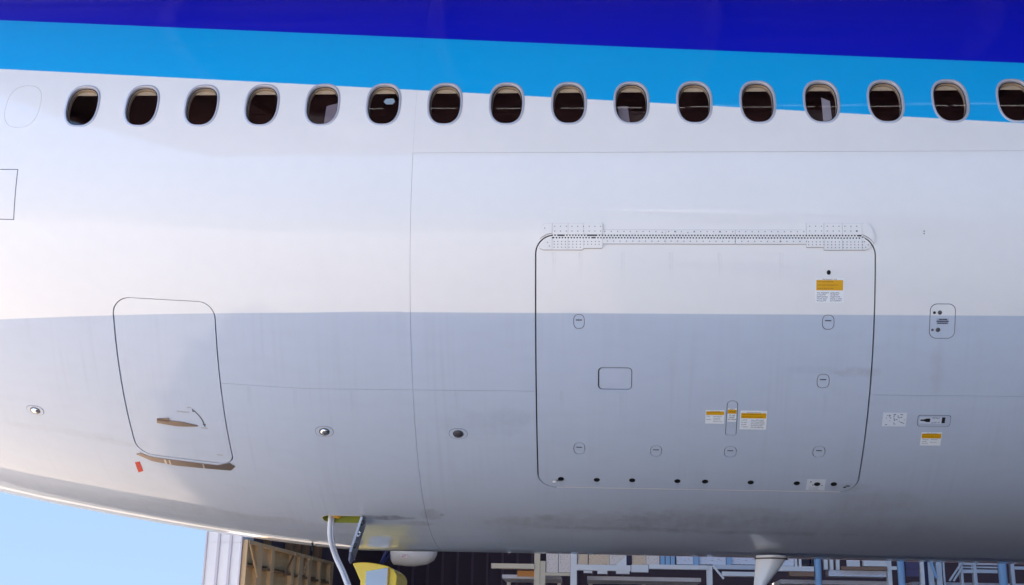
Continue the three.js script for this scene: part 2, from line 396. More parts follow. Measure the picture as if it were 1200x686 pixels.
{
  const s0 = LAP3 + GAP / 2, s1 = LAP2 - GAP / 2, x0 = SEAM + GAP / 2, dip = outlineBelow(CG, s1);
  skin('fuselage_skin', [sheet([[x0, s0], [T1, s0], [T1, s1], ...dip.slice().reverse(), [x0, s1]]), rim([[CG.x0, s1], [x0, s1], [x0, s0], [T1, s0]], 0, DEEP, false), rim([[T1, s1], [CG.x1, s1]], 0, DEEP, false), rim(dip, 0, -0.03, false)]);
}
{
  const s0 = LAP2 + GAP / 2, x1 = SEAM - GAP / 2, xm = BG.x1, arch = outlineAbove(BG, s0);
  const left = upper(T0, SEAM - 0.0003, LAP1, 2.9).slice(0, -1);
  skin('fuselage_skin', [...left, sheet([[T0, s0], [BG.x0, s0], ...arch.slice(1, -1).reverse(), [BG.x1, s0], [x1, s0], [x1, LAP1], [T0, LAP1]]), rim([[xm, s0], [x1, s0], [x1, LAP1]], 0, DEEP, false), rim(arch, 0, -0.03, false)]);
}
const SV = { x0: -1.85, x1: -1.47, s0: -3.757, s1: -3.597 };
const svLine = rrect(SV.x0, SV.x1, SV.s0, SV.s1, [0.07, 0.02, 0.02, 0.07], 6);
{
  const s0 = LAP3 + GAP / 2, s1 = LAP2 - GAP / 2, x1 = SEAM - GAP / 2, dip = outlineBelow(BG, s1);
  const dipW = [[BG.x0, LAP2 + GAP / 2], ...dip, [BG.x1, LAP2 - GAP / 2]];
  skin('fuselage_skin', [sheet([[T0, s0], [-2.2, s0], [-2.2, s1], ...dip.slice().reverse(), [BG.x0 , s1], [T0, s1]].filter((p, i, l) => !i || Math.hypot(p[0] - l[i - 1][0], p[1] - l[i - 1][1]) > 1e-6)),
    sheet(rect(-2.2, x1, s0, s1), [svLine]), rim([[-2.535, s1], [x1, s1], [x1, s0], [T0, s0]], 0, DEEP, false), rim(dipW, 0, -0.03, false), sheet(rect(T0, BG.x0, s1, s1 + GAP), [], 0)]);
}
for (const [a, b] of [[T0, SEAM - GAP / 2], [SEAM + GAP / 2, T1]]) {
  skin('belly_skin', [sheet(rect(a, b, -6.2, LAP3 - GAP / 2)), rim([[a, LAP3 - GAP / 2], [b, LAP3 - GAP / 2]], 0, DEEP, false)]);
}
skin('crown_skin', [sheet(rect(T0, T1, 2.9, 6.5), [], 0, paintUV, 0.5, 0.2)]);
skin('far_side_skin', [sheet(rect(T0, T1, 6.5, 2 * Math.PI * R - 6.2), [], 0, paintUV, 0.5, 0.2)], FAR_PAINT);
for (const x of [T0, T1]) {
  const ring = Array.from({ length: 48 }, (_, i) => point(x, (i / 48) * 2 * Math.PI * R).p), g = new THREE.BufferGeometry(), pos = [];
  for (let i = 0; i < 48; i++) { const a = ring[i], b = ring[(i + 1) % 48]; pos.push(x, AXIS + 0.6, 0, a.x, a.y, a.z, b.x, b.y, b.z); }
  g.setAttribute('position', new THREE.Float32BufferAttribute(pos, 3)); g.computeVertexNormals();
  mesh('end_bulkhead', g, DULL, plane);
}
{ // wing and its flap track fairings, right of the picture: it shades the belly and the floor there
  const sh = new THREE.Shape([[17, 2.7], [6.3, 2.7], [5.9, 10.5], [-0.5, 29], [1.8, 29.3], [10.5, 13]].map(V2));
  const g = new THREE.ExtrudeGeometry(sh, { depth: 0.55, bevelEnabled: true, bevelSize: 0.12, bevelThickness: 0.14, bevelSegments: 2 }).rotateX(Math.PI / 2).scale(1, 1, -1);
  const p = g.attributes.position;
  for (let i = 0; i < p.count; i++) { p.setZ(i, Math.abs(p.getZ(i))); p.setY(i, p.getY(i) + 4.3 + 0.11 * (p.getZ(i) - 2.7)); }
  g.computeVertexNormals();
  const w = mesh('wing', g, FAR_PAINT, plane);
  for (const z of [5.5, 12, 19]) { const x = z < 10.5 ? 6.2 : 5.9 - (z - 10.5) * 0.35; mesh('flap_fairing', new THREE.CapsuleGeometry(0.32, 3, 6, 16).rotateZ(Math.PI / 2).translate(x + 1.2, 3.35 + 0.11 * (z - 2.7), z), FAR_PAINT, w); }
  mesh('wing_body_fairing', new THREE.CapsuleGeometry(2.2, 12, 8, 28).rotateZ(Math.PI / 2).scale(1, 0.7, 1.25).translate(15.2, 3.6, 0), FAR_PAINT, plane);
}
{ // dark cabin lining and floor behind the windows
  const g = new THREE.CylinderGeometry(2.15, 2.15, 25, 40, 1, true).rotateZ(Math.PI / 2).translate(7, AXIS + 0.25, 0);
  mesh('cabin_lining', g, std([0.2, 0.075, 0.085], 0.9), plane);
}
// ---- windows
function makeWindow(x) {
  const [a, b] = WIN, f = mesh('window', ovalRing(x, WS, [[0.1545, 0.2235, 0.0005], [0.153, 0.222, 0.003], [0.140, 0.2085, 0.0045], [0.136, 0.2045, 0.003], [0.1335, 0.2015, -0.004], [0.1315, 0.199, -0.024]], NE), FRAME, plane);
  mesh('pane', sheet(oval(x, WS, 0.133, 0.201, NE), [], -0.020), GLASS, f);
  mesh('seal', ovalRing(x, WS, [[0.1325, 0.2, -0.0185], [0.1265, 0.193, -0.0175], [0.1255, 0.192, -0.0195]], NE), RUBBER, f);
  mesh('reveal', ovalRing(x, WS, [[0.1315, 0.199, -0.026], [0.129, 0.197, -0.04], [0.124, 0.19, -0.062], [0.15, 0.215, -0.066]], NE), CREAM, f);
  mesh('window_shade', joined([sheet(oval(x, WS, 0.124, 0.19, NE).filter((p) => p[1] > WS + 0.152), [], -0.05), sheet(rect(x - 0.09, x + 0.09, WS + 0.142, WS + 0.151), [], -0.047)]), SHADE, f);
  return f;
}
const firstWindow = makeWindow(WX(0));
for (const i of LIST) if (i > 0) { const w = firstWindow.clone(); w.position.x = WX(i) - WX(0); plane.add(w); }
{ // added behind single panes to draw reflections: a pale patch, grey panels
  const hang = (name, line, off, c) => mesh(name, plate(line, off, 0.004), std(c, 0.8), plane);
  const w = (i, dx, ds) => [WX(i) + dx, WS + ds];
  hang('reflection_patch', [w(5, -0.008, 0.05), w(5, 0.015, 0.025), w(5, 0.07, 0.025), w(5, 0.09, 0.05), w(5, 0.075, 0.085), w(5, 0.01, 0.085)], -0.045, [0.3, 0.4, 0.47]);
  hang('reflection_panel', [w(4, 0.01, -0.19), w(4, 0.1, -0.16), w(4, 0.115, 0.06), w(4, 0.02, 0.03)], -0.075, [0.2, 0.16, 0.19]);
  hang('reflection_panel', [w(9, -0.1, -0.15), w(9, -0.01, -0.19), w(9, -0.03, 0.01), w(9, -0.115, 0.01)], -0.075, [0.2, 0.17, 0.2]);
  hang('reflection_panel', [w(12, 0.015, -0.19), w(12, 0.09, -0.165), w(12, 0.085, 0.05), w(12, 0.015, 0.09)], -0.075, [0.3, 0.27, 0.3]);
}
{ // plugged window at the left end of the row
  const m = 0.0017;
  skin('window_plug', [sheet(oval(blankX, WS, 0.155 - m, 0.224 - m, NE)), rim(oval(blankX, WS, 0.155 - m, 0.224 - m, NE), 0, DEEP)]);
}
// ---- cargo door: skin with its own openings, covers, hinge
const cover = (x, s, a, b) => oval(x, s, a, b, 2.7, 28);
const covers = [[0.548, -1.383, 0.047, 0.062], [2.595, -1.375, 0.05, 0.062], [2.577, -1.884, 0.052, 0.064], [0.551, -2.576, 0.05, 0.064], [1.212, -2.591, 0.05, 0.06], [1.846, -2.589, 0.053, 0.06], [2.596, -2.575, 0.053, 0.06]];
const dots = [[0.388, -2.939], [0.704, -2.943], [1.014, -2.941], [1.409, -2.942], [1.650, -2.942], [2.046, -2.943], [2.444, -2.945], [2.620, -2.951], [2.763, -2.948]];
const square = [0.708, 0.994, -1.982, -1.780];
const slot = rrect(1.792, 1.886, -2.414, -2.072, [0.02, 0.02, 0.04, 0.04], 6);
const dm = 0.0115, dl = doorLine(CG, dm);
const dotHole = ([x, s], k = 1) => oval(x, s, 0.0275 * k, 0.026 * k, 2, 18);
const pin = [2.591, -0.962];
const cargo = mesh('cargo_door', joined([
  sheet(dl, [...covers.map((c) => cover(...c)), rrect(...square, 0.035, 6), slot, ...dots.map((d) => dotHole(d)), oval(...pin, 0.017, 0.02, 2, 14)]),
  rim(dl, 0, -0.03), rim(rrect(...square, 0.035, 6), 0, -0.02), ...covers.map((c) => rim(cover(...c), 0, -0.01)), rim(slot, 0, -0.012),
]), PAINT, plane);
mesh('door_seal', joined([sheet(doorLine(CG, -0.05), [doorLine(CG, 0.05)], -0.032)]), RUBBER, cargo);
mesh('edge_strip', joined([sheet(rect(0.35, 2.83, CG.s0 + 0.001, CG.s0 + 0.011), [], 0.001), rim(rect(0.35, 2.83, CG.s0 + 0.001, CG.s0 + 0.011), 0.001, -0.012)]), std([0.78, 0.76, 0.76], 0.35, 0.2), cargo);
for (const c of covers) {
  const k = mesh('access_cover', plate(cover(c[0], c[1], c[2] - 0.0048, c[3] - 0.0048), -0.006, 0.0045), PAINT, cargo);
  mesh('lettering', sheet(rect(c[0] - 0.027, c[0] + 0.025, c[1] + 0.008, c[1] + 0.019), [], 0.0008, (x, s) => [(x - c[0] + 0.027) / 0.052, (s - c[1] - 0.008) / 0.011]), print(24, 5, (g, w, h) => { g.fillStyle = '#98a0b2'; g.fillRect(0, 0, w, h); g.fillStyle = '#2a3040'; g.fillRect(1, 0.8, w - 2, h * 0.62); inkLine(g, 0.4, w, 0.5, h * 0.85, '#0a0c12'); }), cargo);
}
mesh('door_seal', sheet(rect(square[0] - 0.02, square[1] + 0.02, square[2] - 0.02, square[3] + 0.02), [rrect(square[0] + 0.03, square[1] - 0.03, square[2] + 0.03, square[3] - 0.03, 0.02, 4)], -0.022), RUBBER, cargo);
mesh('access_panel', plate(rrect(square[0] + 0.011, square[1] - 0.006, square[2] + 0.007, square[3] - 0.008, 0.03, 6), -0.02, 0.016), PAINT, cargo);
for (const d of dots) mesh('latch_hole', joined([rim(dotHole(d), 0, -0.03), sheet(dotHole(d, 1.02), [], -0.03)]), DARK, cargo);
mesh('pressure_port', joined([rim(oval(...pin, 0.017, 0.02, 2, 14), 0, -0.02), sheet(oval(...pin, 0.018, 0.021, 2, 14), [], -0.02)]), DARK, cargo);
{ // vent slot with its printed flap
  const f = mesh('vent_flap', plate(rrect(1.797, 1.881, -2.409, -2.077, [0.016, 0.016, 0.036, 0.036], 6), -0.011, 0.009), PAINT, cargo);
  mesh('door_seal', sheet(rrect(1.78, 1.9, -2.43, -2.06, 0.02, 4), [], -0.0135), RUBBER, cargo);
  mesh('placard', sheet(rect(1.803, 1.876, -2.275, -2.145), [], 0.0005, (x, s) => [(x - 1.803) / 0.073, (s + 2.275) / 0.13]), print(30, 54, (g, w, h) => {
    g.fillStyle = '#eef0f2'; g.fillRect(0, 0, w, h); g.fillStyle = '#dfa400'; g.fillRect(0, h * 0.1, w, h * 0.3);
    inkLine(g, 4, w - 4, h * 0.2, 5, '#3a2c10'); for (const y of [0.46, 0.62, 0.78]) inkLine(g, 5 - 3 * (y > 0.7), w - 5 + 3 * (y > 0.7), h * y, 5.5, '#20242e'); inkLine(g, 6, w - 6, 0.5, 4, '#444');
  }), cargo);
}
function placard(parent, x0, x1, s0, s1, material) { return mesh('placard', plate(rect(x0, x1, s0, s1), 0.0004, 0.0012, (x, s) => [(x - x0) / (x1 - x0), (s - s0) / (s1 - s0)]), material, parent); }
placard(cargo, 2.484, 2.715, -1.212, -1.008, warning(70, 64, [0.08, 0.5, 3], [[0.06, 0.47, 5], [0.53, 0.93, 5]]));
placard(cargo, 1.618, 1.777, -2.296, -2.163, warning(48, 42, [0.1, 0.36, 1], [[0.06, 0.3, 2], [0.42, 0.92, 4]]));
placard(cargo, 1.909, 2.132, -2.35, -2.165, warning(68, 56, [0.13, 0.4, 2], [[0.06, 0.32, 4], [0.42, 0.95, 5]]));
{ // white square printed round one latch hole
  const x0 = 2.528, x1 = 2.69, s0 = -3.03, s1 = -2.888;
  mesh('placard', plate(rect(x0, x1, s0, s1), 0.0004, 0.0012, (x, s) => [(x - x0) / (x1 - x0), (s - s0) / (s1 - s0)], [dotHole([2.62, -2.951])]), print(50, 46, (g, w, h) => {
    g.fillStyle = '#dfe3ea'; g.fillRect(0, 0, w, h); g.fillStyle = '#2a3140'; g.beginPath(); g.arc(11, 11, 2.2, 0, 7); g.fill(); g.fillRect(16, 22, 3, 4); g.fillRect(40, 24, 3, 3); for (const y of [32, 37, 42]) inkLine(g, 8, 30 + 10 * rnd(), y, 2.5, '#7a8292');
  }), cargo);
}
{ // small marks in the lower corners
  mesh('corner_bolt', dome(0.330, -2.976, 0.018, 0.016, 0.006, 0), std([0.85, 0.85, 0.84], 0.4), cargo);
  mesh('corner_mark', plate(rect(0.352, 0.392, -2.962, -2.955), 0.0004, 0.001), INK, cargo);
  mesh('corner_mark', plate(oval(2.86, -2.985, 0.014, 0.008), 0.0004, 0.001), INK, cargo);
  mesh('corner_mark', plate(oval(2.885, -2.968, 0.02, 0.007), 0.0004, 0.001), INK, cargo);
}
// ---- hinge along the top of the cargo door: thin bolted plates, and between them a row of knuckles over a dark slot
const HX0 = 0.329, HX1 = 2.856, HM = -0.669, KP = 0.02453, T = 0.012;
const uT = HM + 0.016, lT = HM - 0.017;
const SEALANT = std([0.2, 0.2, 0.25], 0.7);
const hp = (line, lift = T) => {
  const cx = line.reduce((a, p) => a + p[0], 0) / line.length, cs = line.reduce((a, p) => a + p[1], 0) / line.length, m = 0.0028;
  const h = mesh('hinge_plate', plate(line, 0.0022, lift), PAINT, cargo);
  mesh('sealant_bead', plate(line.map(([x, s]) => [x + Math.sign(x - cx) * m * 0.25, s + (Math.abs(s - uT) < 1e-6 || Math.abs(s - lT) < 1e-6 ? 0 : Math.sign(s - cs) * m)]), 0.0006, 0.0014), SEALANT, cargo);
};
const e = 0.0012;
const arc = (cx, cs, r, xs) => xs.map((x) => [x, cs + Math.sqrt(r * r - (x - cx) * (x - cx))]);
hp([...arc(0.341, -0.812, 0.173, [0.22, 0.235, 0.25, 0.275, 0.3, 0.322]), [0.322, -0.558], [0.275, -0.559], [0.243, -0.572], [0.226, -0.596], [0.22, -0.63]]); hp(rect(0.325, 0.455 - e, uT, -0.559)); hp(rect(0.455 + e, 0.585 - e, uT, -0.559)); hp(rrect(0.585 + e, 0.741, uT, -0.558, [0, 0, 0.014, 0], 5), T + 0.003);
hp([...arc(0.341, -0.812, 0.147, [0.213, 0.225, 0.25, 0.275, 0.3, 0.322]), [0.322, -0.781], [0.25, -0.781], [0.222, -0.77]].reverse()); hp(rect(0.325, 0.455 - e, -0.781, lT)); hp(rrect(0.455 + e, 0.585, -0.781, lT, [0, 0.016, 0, 0], 5), T + 0.002); hp(rrect(0.585 + e, 0.741, -0.767, lT, [0, 0.012, 0, 0], 5), T + 0.001);
for (const [a, b] of [[0.743, 1.26], [1.263, 1.83], [1.833, 2.407]]) { hp(rect(a, b, uT, -0.614), T - 0.002); hp(rect(a, b, -0.7295, lT), T - 0.002); }
hp(rect(2.409, 2.55 - e, uT, -0.557), T + 0.003); hp(rect(2.55 + e, 2.7 - e, uT, -0.557)); hp(rect(2.7 + e, 2.856, uT, -0.557)); hp([...arc(2.802, -0.822, 0.183, [2.858, 2.88, 2.9, 2.92, 2.94, 2.955]), [2.958, -0.68], [2.952, -0.63], [2.935, -0.592], [2.91, -0.566], [2.88, -0.557], [2.858, -0.557]]);
hp(rect(2.408, 2.55 - e, -0.755, lT), T + 0.002); hp(rect(2.55 + e, 2.7 - e, -0.778, lT)); hp(rect(2.7 + e, 2.856, -0.777, lT)); hp([...arc(2.802, -0.822, 0.157, [2.858, 2.88, 2.9, 2.915, 2.928]), [2.926, -0.748], [2.915, -0.765], [2.885, -0.777], [2.858, -0.777]]);
mesh('hinge_slot', sheet(rect(HX0 - 0.012, HX1 + 0.008, lT, uT), [], 0.0009), DARK, cargo);
function tiny(x0, x1, s0, s1, o0, o1) {
  const l = rect(x0, x1, s0, s1);
  return joined([sheet(l, [], o1), rim(l, o0, o1)]);
}
{
  const lugs = [], greasy = [];
  const bad = [[0.37, 0.42], [0.49, 0.535], [0.60, 0.65], [0.66, 0.71], [2.74, 2.78], [2.8, 2.835]];
  lugs.push(tiny(HX0 - 0.008, HX1 + 0.002, HM - 0.0042, HM + 0.0032, 0.001, 0.0125));
  for (let k = 0; k * KP < HX1 - HX0; k++) {
    const x = HX0 + k * KP, soil = bad.some(([p, q]) => x > p && x < q) && rnd() < 0.75;
    (soil ? greasy : lugs).push(tiny(x, x + KP * 0.5, HM + 0.0034, uT - 0.0003, 0.001, 0.011));
    (soil && rnd() < 0.4 ? greasy : lugs).push(tiny(x + KP * 0.5, x + KP, lT + 0.0003, HM - 0.0044, 0.001, 0.011));
  }
  mesh('hinge_knuckles', joined(lugs), PAINT, cargo).userData.kind = 'stuff';
  mesh('greasy_knuckles', joined(greasy), std([0.03, 0.03, 0.035], 0.5), cargo).userData.kind = 'stuff';
  const riv = [], r = (x, s, k = 1) => riv.push(joined([sheet(oval(x, s, 0.0044 * k, 0.0044 * k, 2, 7), [], 0.0185), rim(oval(x, s, 0.0044 * k, 0.0044 * k, 2, 7), 0.002, 0.0185)]));
  for (let x = 0.345; x < 0.735; x += 0.0475) { r(x, -0.585); r(x, -0.625); }
  for (let x = 2.435; x < 2.86; x += 0.0475) { r(x, -0.583); r(x, -0.622, 1 + (x > 2.8) * 0.8); }
  for (let x = 0.34; x < 0.735; x += 0.031) { r(x, -0.712); r(x, -0.735); if (x < 0.58) r(x, -0.76); }
  for (let x = 2.425; x < 2.86; x += 0.031) { r(x, -0.712); r(x, -0.735); if (x > 2.56) r(x, -0.759); }
  for (let x = 0.76; x < 2.4; x += 0.0525) { r(x, -0.628 - 0.006 * (rnd() < 0.2), rnd() < 0.12 ? 1.5 : 1); r(x + 0.02, -0.708, rnd() < 0.12 ? 1.6 : 1); }
  for (const [x, s] of [[0.262, -0.6], [0.285, -0.72], [0.3, -0.75], [2.875, -0.71], [2.905, -0.735], [2.885, -0.755]]) r(x, s);
  mesh('hinge_rivets', joined(riv), std([0.2, 0.2, 0.22], 0.6), cargo).userData.kind = 'stuff';
}
// ---- small cargo door at the left
const bl = rrect(BG.x0 + 0.012, BG.x1 - 0.01, BG.s0 + 0.01, BG.s1 - 0.005, [0.15, 0.11, 0.142, 0.152], 12);
const small = mesh('bulk_cargo_door', joined([sheet(bl), rim(bl, 0, -0.03)]), PAINT, plane);
mesh('door_seal', sheet(doorLine(BG, -0.05), [doorLine(BG, 0.05)], -0.032), RUBBER, small);
{
  const h = mesh('door_handle', plate([[-3.17, -2.462], [-3.165, -2.44], [-3.055, -2.421], [-3.052, -2.447], [-2.95, -2.448], [-2.81, -2.468], [-2.80, -2.478], [-2.90, -2.492], [-3.0, -2.5], [-3.09, -2.494], [-3.172, -2.488]], 0.001, 0.008), STEEL, small);
  mesh('handle_grip', plate(rect(-3.163, -3.06, -2.459, -2.445), 0.0092, 0.004), std([0.2, 0.16, 0.13], 0.4, 1), small);
  const arc = [];
  for (let k = 0; k <= 10; k++) { const t = k / 10; arc.push([lerp(-2.815, -2.742, t) + 0.018 * Math.sin(Math.PI * t), lerp(-2.31, -2.46, t)]); }
  const L = arc.map(([x, s]) => [x - 0.006, s - 0.002]), Rr = arc.map(([x, s]) => [x + 0.006, s + 0.002]).reverse();
  mesh('arrow_mark', joined([sheet([...L, ...Rr], [], 0.0012), sheet([[-2.83, -2.288], [-2.80, -2.322], [-2.828, -2.328]], [], 0.0013), sheet([[-2.738, -2.484], [-2.725, -2.445], [-2.757, -2.450]], [], 0.0013)]), std([0.1, 0.11, 0.13], 0.6), small);
  const words = (x0, x1, s0, s1) => mesh('lettering', sheet(rect(x0, x1, s0, s1), [], 0.0012, (x, s) => [(x - x0) / (x1 - x0), (s - s0) / (s1 - s0)]), print(Math.round((x1 - x0) * 500), Math.max(4, Math.round((s1 - s0) * 500)), (g, w, hh) => { g.fillStyle = '#b3b7bf'; g.fillRect(0, 0, w, hh); inkLine(g, 0, w, 0.8, hh * 0.7, '#7d838f'); }), small);
  words(-2.97, -2.86, -2.345, -2.33); words(-2.87, -2.835, -2.29, -2.277); words(-2.775, -2.715, -2.5, -2.488); words(-2.68, -2.63, -2.805, -2.79);
}
{ // bare metal scuff plate below it
  const m = mesh('scuff_plate', plate([[-3.455, -2.922], [-3.41, -2.895], [-3.33, -2.93], [-3.2, -2.935], [-2.7, -2.935], [-2.58, -2.885], [-2.535, -2.925], [-2.585, -2.985], [-2.75, -2.995], [-3.1, -3.01], [-3.32, -2.99]], 0.001, 0.004), STEEL, plane);
  for (const [x0, x1] of [[-3.2, -3.18], [-3.155, -3.142], [-2.842, -2.828]]) mesh('joint_strip', plate(rect(x0, x1, -3.0, -2.94), 0.0053, 0.002), std([0.62, 0.55, 0.5], 0.35, 0.8), m);
}
mesh('red_tab', plate([[-3.502, -3.205], [-3.447, -3.168], [-3.447, -3.026], [-3.497, -3.05]], 0.0006, 0.002), RED, plane);
// ---- other fittings of the skin
for (const [x, s, tilt, k] of [[-4.304, -2.524, 0, 0], [-1.666, -2.431, 0, 1], [-0.495, -2.434, 0, 2]]) {
  const b = mesh('drain_fitting', plate(oval(x, s, 0.077, 0.052, 2.4, 30), 0.0004, 0.003), k === 0 ? PAINT : PAINT, plane);
  mesh('fitting_seal', sheet(oval(x, s, 0.081, 0.056, 2.4, 30), [oval(x, s, 0.076, 0.051, 2.4, 30)], 0.0009), std([0.16, 0.16, 0.2], 0.7), b);
  mesh('fitting_rim', ovalRing(x, s, [[0.047, 0.041, 0.003], [0.045, 0.039, 0.008], [0.038, 0.033, 0.009], [0.037, 0.032, 0.004]], 2, 28), k === 2 ? DULL : std([0.2, 0.18, 0.17], 0.35, 0.8), b);
  mesh('fitting_plug', k === 2 ? dome(x, s, 0.037, 0.032, 0.012, 0.0045) : dome(x, s, 0.037, 0.032, 0.02, 0.0045), k === 2 ? std([0.07, 0.065, 0.075], 0.5, 0.3) : CHROME, b);
}
{ // control panel door right of the cargo door
  const l = rrect(3.411, 3.618, -1.505, -1.214, 0.058, 8), i = rrect(3.4165, 3.6125, -1.4995, -1.2195, 0.054, 8);
  mesh('panel_seal', plate(l, 0.0004, 0.0012), std([0.12, 0.12, 0.15], 0.7), plane);
  const c = mesh('control_panel_cover', plate(i, 0.0018, 0.003), PAINT, plane);
  for (const [x, s, r, m] of [[3.447, -1.289, 0.012, INK], [3.49, -1.288, 0.018, DULL], [3.437, -1.432, 0.011, DULL], [3.481, -1.431, 0.019, DULL]]) mesh('fastener', dome(x, s, r, r, 0.004, 0.0049, 14), m, c);
  const x0 = 3.465, x1 = 3.565, s0 = -1.385, s1 = -1.335;
  mesh('lettering', sheet(rect(x0, x1, s0, s1), [], 0.0056, (x, s) => [(x - x0) / (x1 - x0), (s - s0) / (s1 - s0)]), print(52, 26, (g, w, h) => { g.fillStyle = '#aab2c2'; g.fillRect(0, 0, w, h); g.fillStyle = '#3a4152'; g.fillRect(11, 3, w - 20, 4); g.fillRect(2, 11, w - 4, 4); g.fillRect(5, 19, w - 10, 4); inkLine(g, 10, w - 8, 2, 6, '#141822'); inkLine(g, 1, w - 1, 10, 6, '#141822'); inkLine(g, 4, w - 4, 18, 6, '#141822'); }), c);
}
placard(plane, 3.093, 3.29, -2.302, -2.168, print(60, 40, (g, w, h) => { g.fillStyle = '#dde2ea'; g.fillRect(0, 0, w, h); g.fillStyle = '#6d7687'; for (let k = 0; k < 26; k++) g.fillRect(4 + rnd() * 50, 3 + rnd() * 32, 1 + rnd() * 4, 1 + rnd() * 1.6); g.fillStyle = '#39414f'; for (const [x, y] of [[8, 34], [14, 7], [45, 5], [44, 12], [46, 27]]) g.fillRect(x, y, 5, 2); }));
placard(plane, 3.43, 3.6, -2.491, -2.356, warning(52, 40, [0.1, 0.45, 2], [[0.08, 0.4, 3], [0.5, 0.85, 2]]));
{ // handle recess with black symbols
  const l = rrect(3.385, 3.65, -2.296, -2.192, [0.03, 0.03, 0.02, 0.02], 6), x0 = 3.385, s0 = -2.296;
  mesh('panel_seal', plate(rrect(3.381, 3.654, -2.3, -2.188, [0.03, 0.03, 0.02, 0.02], 6), 0.0004, 0.001), std([0.1, 0.11, 0.14], 0.7), plane);
  mesh('handle_cover', plate(l, 0.0016, 0.002, (x, s) => [(x - x0) / 0.265, (s - s0) / 0.104]), print(106, 42, (g, w, h) => {
    g.fillStyle = '#b6bfd0'; g.fillRect(0, 0, w, h); g.fillStyle = '#d2d8e4'; g.fillRect(5, 7, 84, 24);
    g.fillStyle = '#0a0c14'; g.fillRect(8, 15, 14, 6); g.beginPath(); g.moveTo(18, 15); g.lineTo(28, 11); g.lineTo(40, 11); g.lineTo(40, 25); g.lineTo(28, 25); g.lineTo(18, 21); g.fill(); g.fillRect(78, 6, 11, 23);
    inkLine(g, 46, 72, 7, 5, '#20283a'); inkLine(g, 46, 72, 24, 5, '#20283a');
  }), plane);
}
{ // outlined box at the left edge
  const o = rect(-4.86, -4.29, -0.589, -0.08), i = rect(-4.853, -4.297, -0.582, -0.087);
  mesh('outline_mark', sheet(o, [i], 0.0008), std([0.1, 0.1, 0.13], 0.6), plane);
}
for (const [x, s] of [[3.36, -0.62], [3.36, -0.64]]) mesh('skin_rivet', dome(x, s, 0.006, 0.006, 0.002, 0, 10), DULL, plane);
// ---- open service bay with its hanging door
{
  const bay = mesh('service_bay', joined([rim(svLine, 0, -0.17), sheet(rrect(SV.x0 - 0.002, SV.x1 + 0.002, SV.s0 - 0.002, SV.s1 + 0.002, 0.02, 4), [], -0.17)]), PRIMER, plane);
  mesh('bay_frame', plate(rrect(SV.x0 - 0.012, SV.x1 + 0.008, SV.s0 - 0.012, SV.s1 + 0.012, [0.08, 0.02, 0.02, 0.08], 6), 0.0006, 0.003, paintUV, [svLine]), std([0.62, 0.6, 0.5], 0.4, 0.3), plane);
  mesh('fill_valve', joined([new THREE.TorusGeometry(0.032, 0.011, 8, 18), new THREE.CylinderGeometry(0.02, 0.02, 0.05, 12).rotateX(Math.PI / 2)].map((g) => g.rotateX(0.9).translate(-1.72, point(-1.72, -3.67, -0.04).p.y, point(-1.72, -3.67, -0.04).p.z))), std([0.75, 0.4, 0.03], 0.4), bay);
  const h = point(-1.585, -3.605, -0.02).p;
  mesh('bay_clip', joined([box(-1.63, -1.56, h.y - 0.012, h.y + 0.012, h.z - 0.03, h.z + 0.01)]), RUBBER, bay);
  mesh('bay_clip', joined([box(-1.53, -1.49, h.y - 0.012, h.y + 0.02, h.z - 0.04, h.z + 0.005)]), std([0.5, 0.45, 0.06], 0.5), bay);
  // hanging door: hinged along the right end of the opening
  const a = point(SV.x1 + 0.012, SV.s1 + 0.01, 0.004).p, b = point(SV.x1 + 0.012, SV.s0 - 0.01, 0.004).p;
  const along = b.clone().sub(a), wide = along.length(), t = along.normalize(), down = new THREE.Vector3(-0.19, -1, 0);
  down.addScaledVector(t, -down.dot(t)).normalize();
  const nrm = new THREE.Vector3().crossVectors(t, down).normalize(), M = new THREE.Matrix4().makeBasis(t, down, nrm).setPosition(a);
  const shape = new THREE.Shape([[0, 0.01], [wide, 0.01], [wide, 0.36], [wide * 0.7, 0.425], [wide * 0.3, 0.425], [0, 0.36]].map(V2));
  for (let k = 0; k < 4; k++) { const hole = new THREE.Path(); hole.absarc(wide * 0.5, 0.07 + k * 0.085, 0.024, 0, 2 * Math.PI); shape.holes.push(hole); }
  const D = mesh('service_door', new THREE.ExtrudeGeometry(shape, { depth: 0.014, bevelEnabled: true, bevelSize: 0.002, bevelThickness: 0.002, bevelSegments: 1 }).applyMatrix4(M), std([0.16, 0.18, 0.26], 0.4), plane);
  mesh('door_plate', new THREE.BoxGeometry(wide - 0.02, 0.34, 0.004).translate(wide / 2, 0.19, -0.006).applyMatrix4(M), std([0.3, 0.31, 0.33], 0.4, 0.4), D);
  mesh('door_edge', new THREE.BoxGeometry(0.008, 0.35, 0.022).translate(-0.005, 0.19, 0.007).applyMatrix4(M), std([0.6, 0.6, 0.62], 0.3, 0.8), D);
  for (const z of [-0.004, 0.018]) for (let k = 0; k < 4; k++) mesh('grommet', new THREE.TorusGeometry(0.026, 0.005, 6, 18).translate(wide * 0.5, 0.07 + k * 0.085, z).applyMatrix4(M), std([0.45, 0.46, 0.5], 0.4), D);
  mesh('door_edge', new THREE.BoxGeometry(0.007, 0.35, 0.022).translate(wide + 0.004, 0.19, 0.007).applyMatrix4(M), std([0.75, 0.75, 0.78], 0.4), D);
  for (const y of [0.05, 0.16, 0.28]) mesh('latch', new THREE.TorusGeometry(0.013, 0.004, 8, 16).rotateY(Math.PI / 2).scale(1, 1.6, 1).translate(-0.004, y + 0.02, -0.016).applyMatrix4(M), y === 0.16 ? CHROME : RUBBER, D);
}
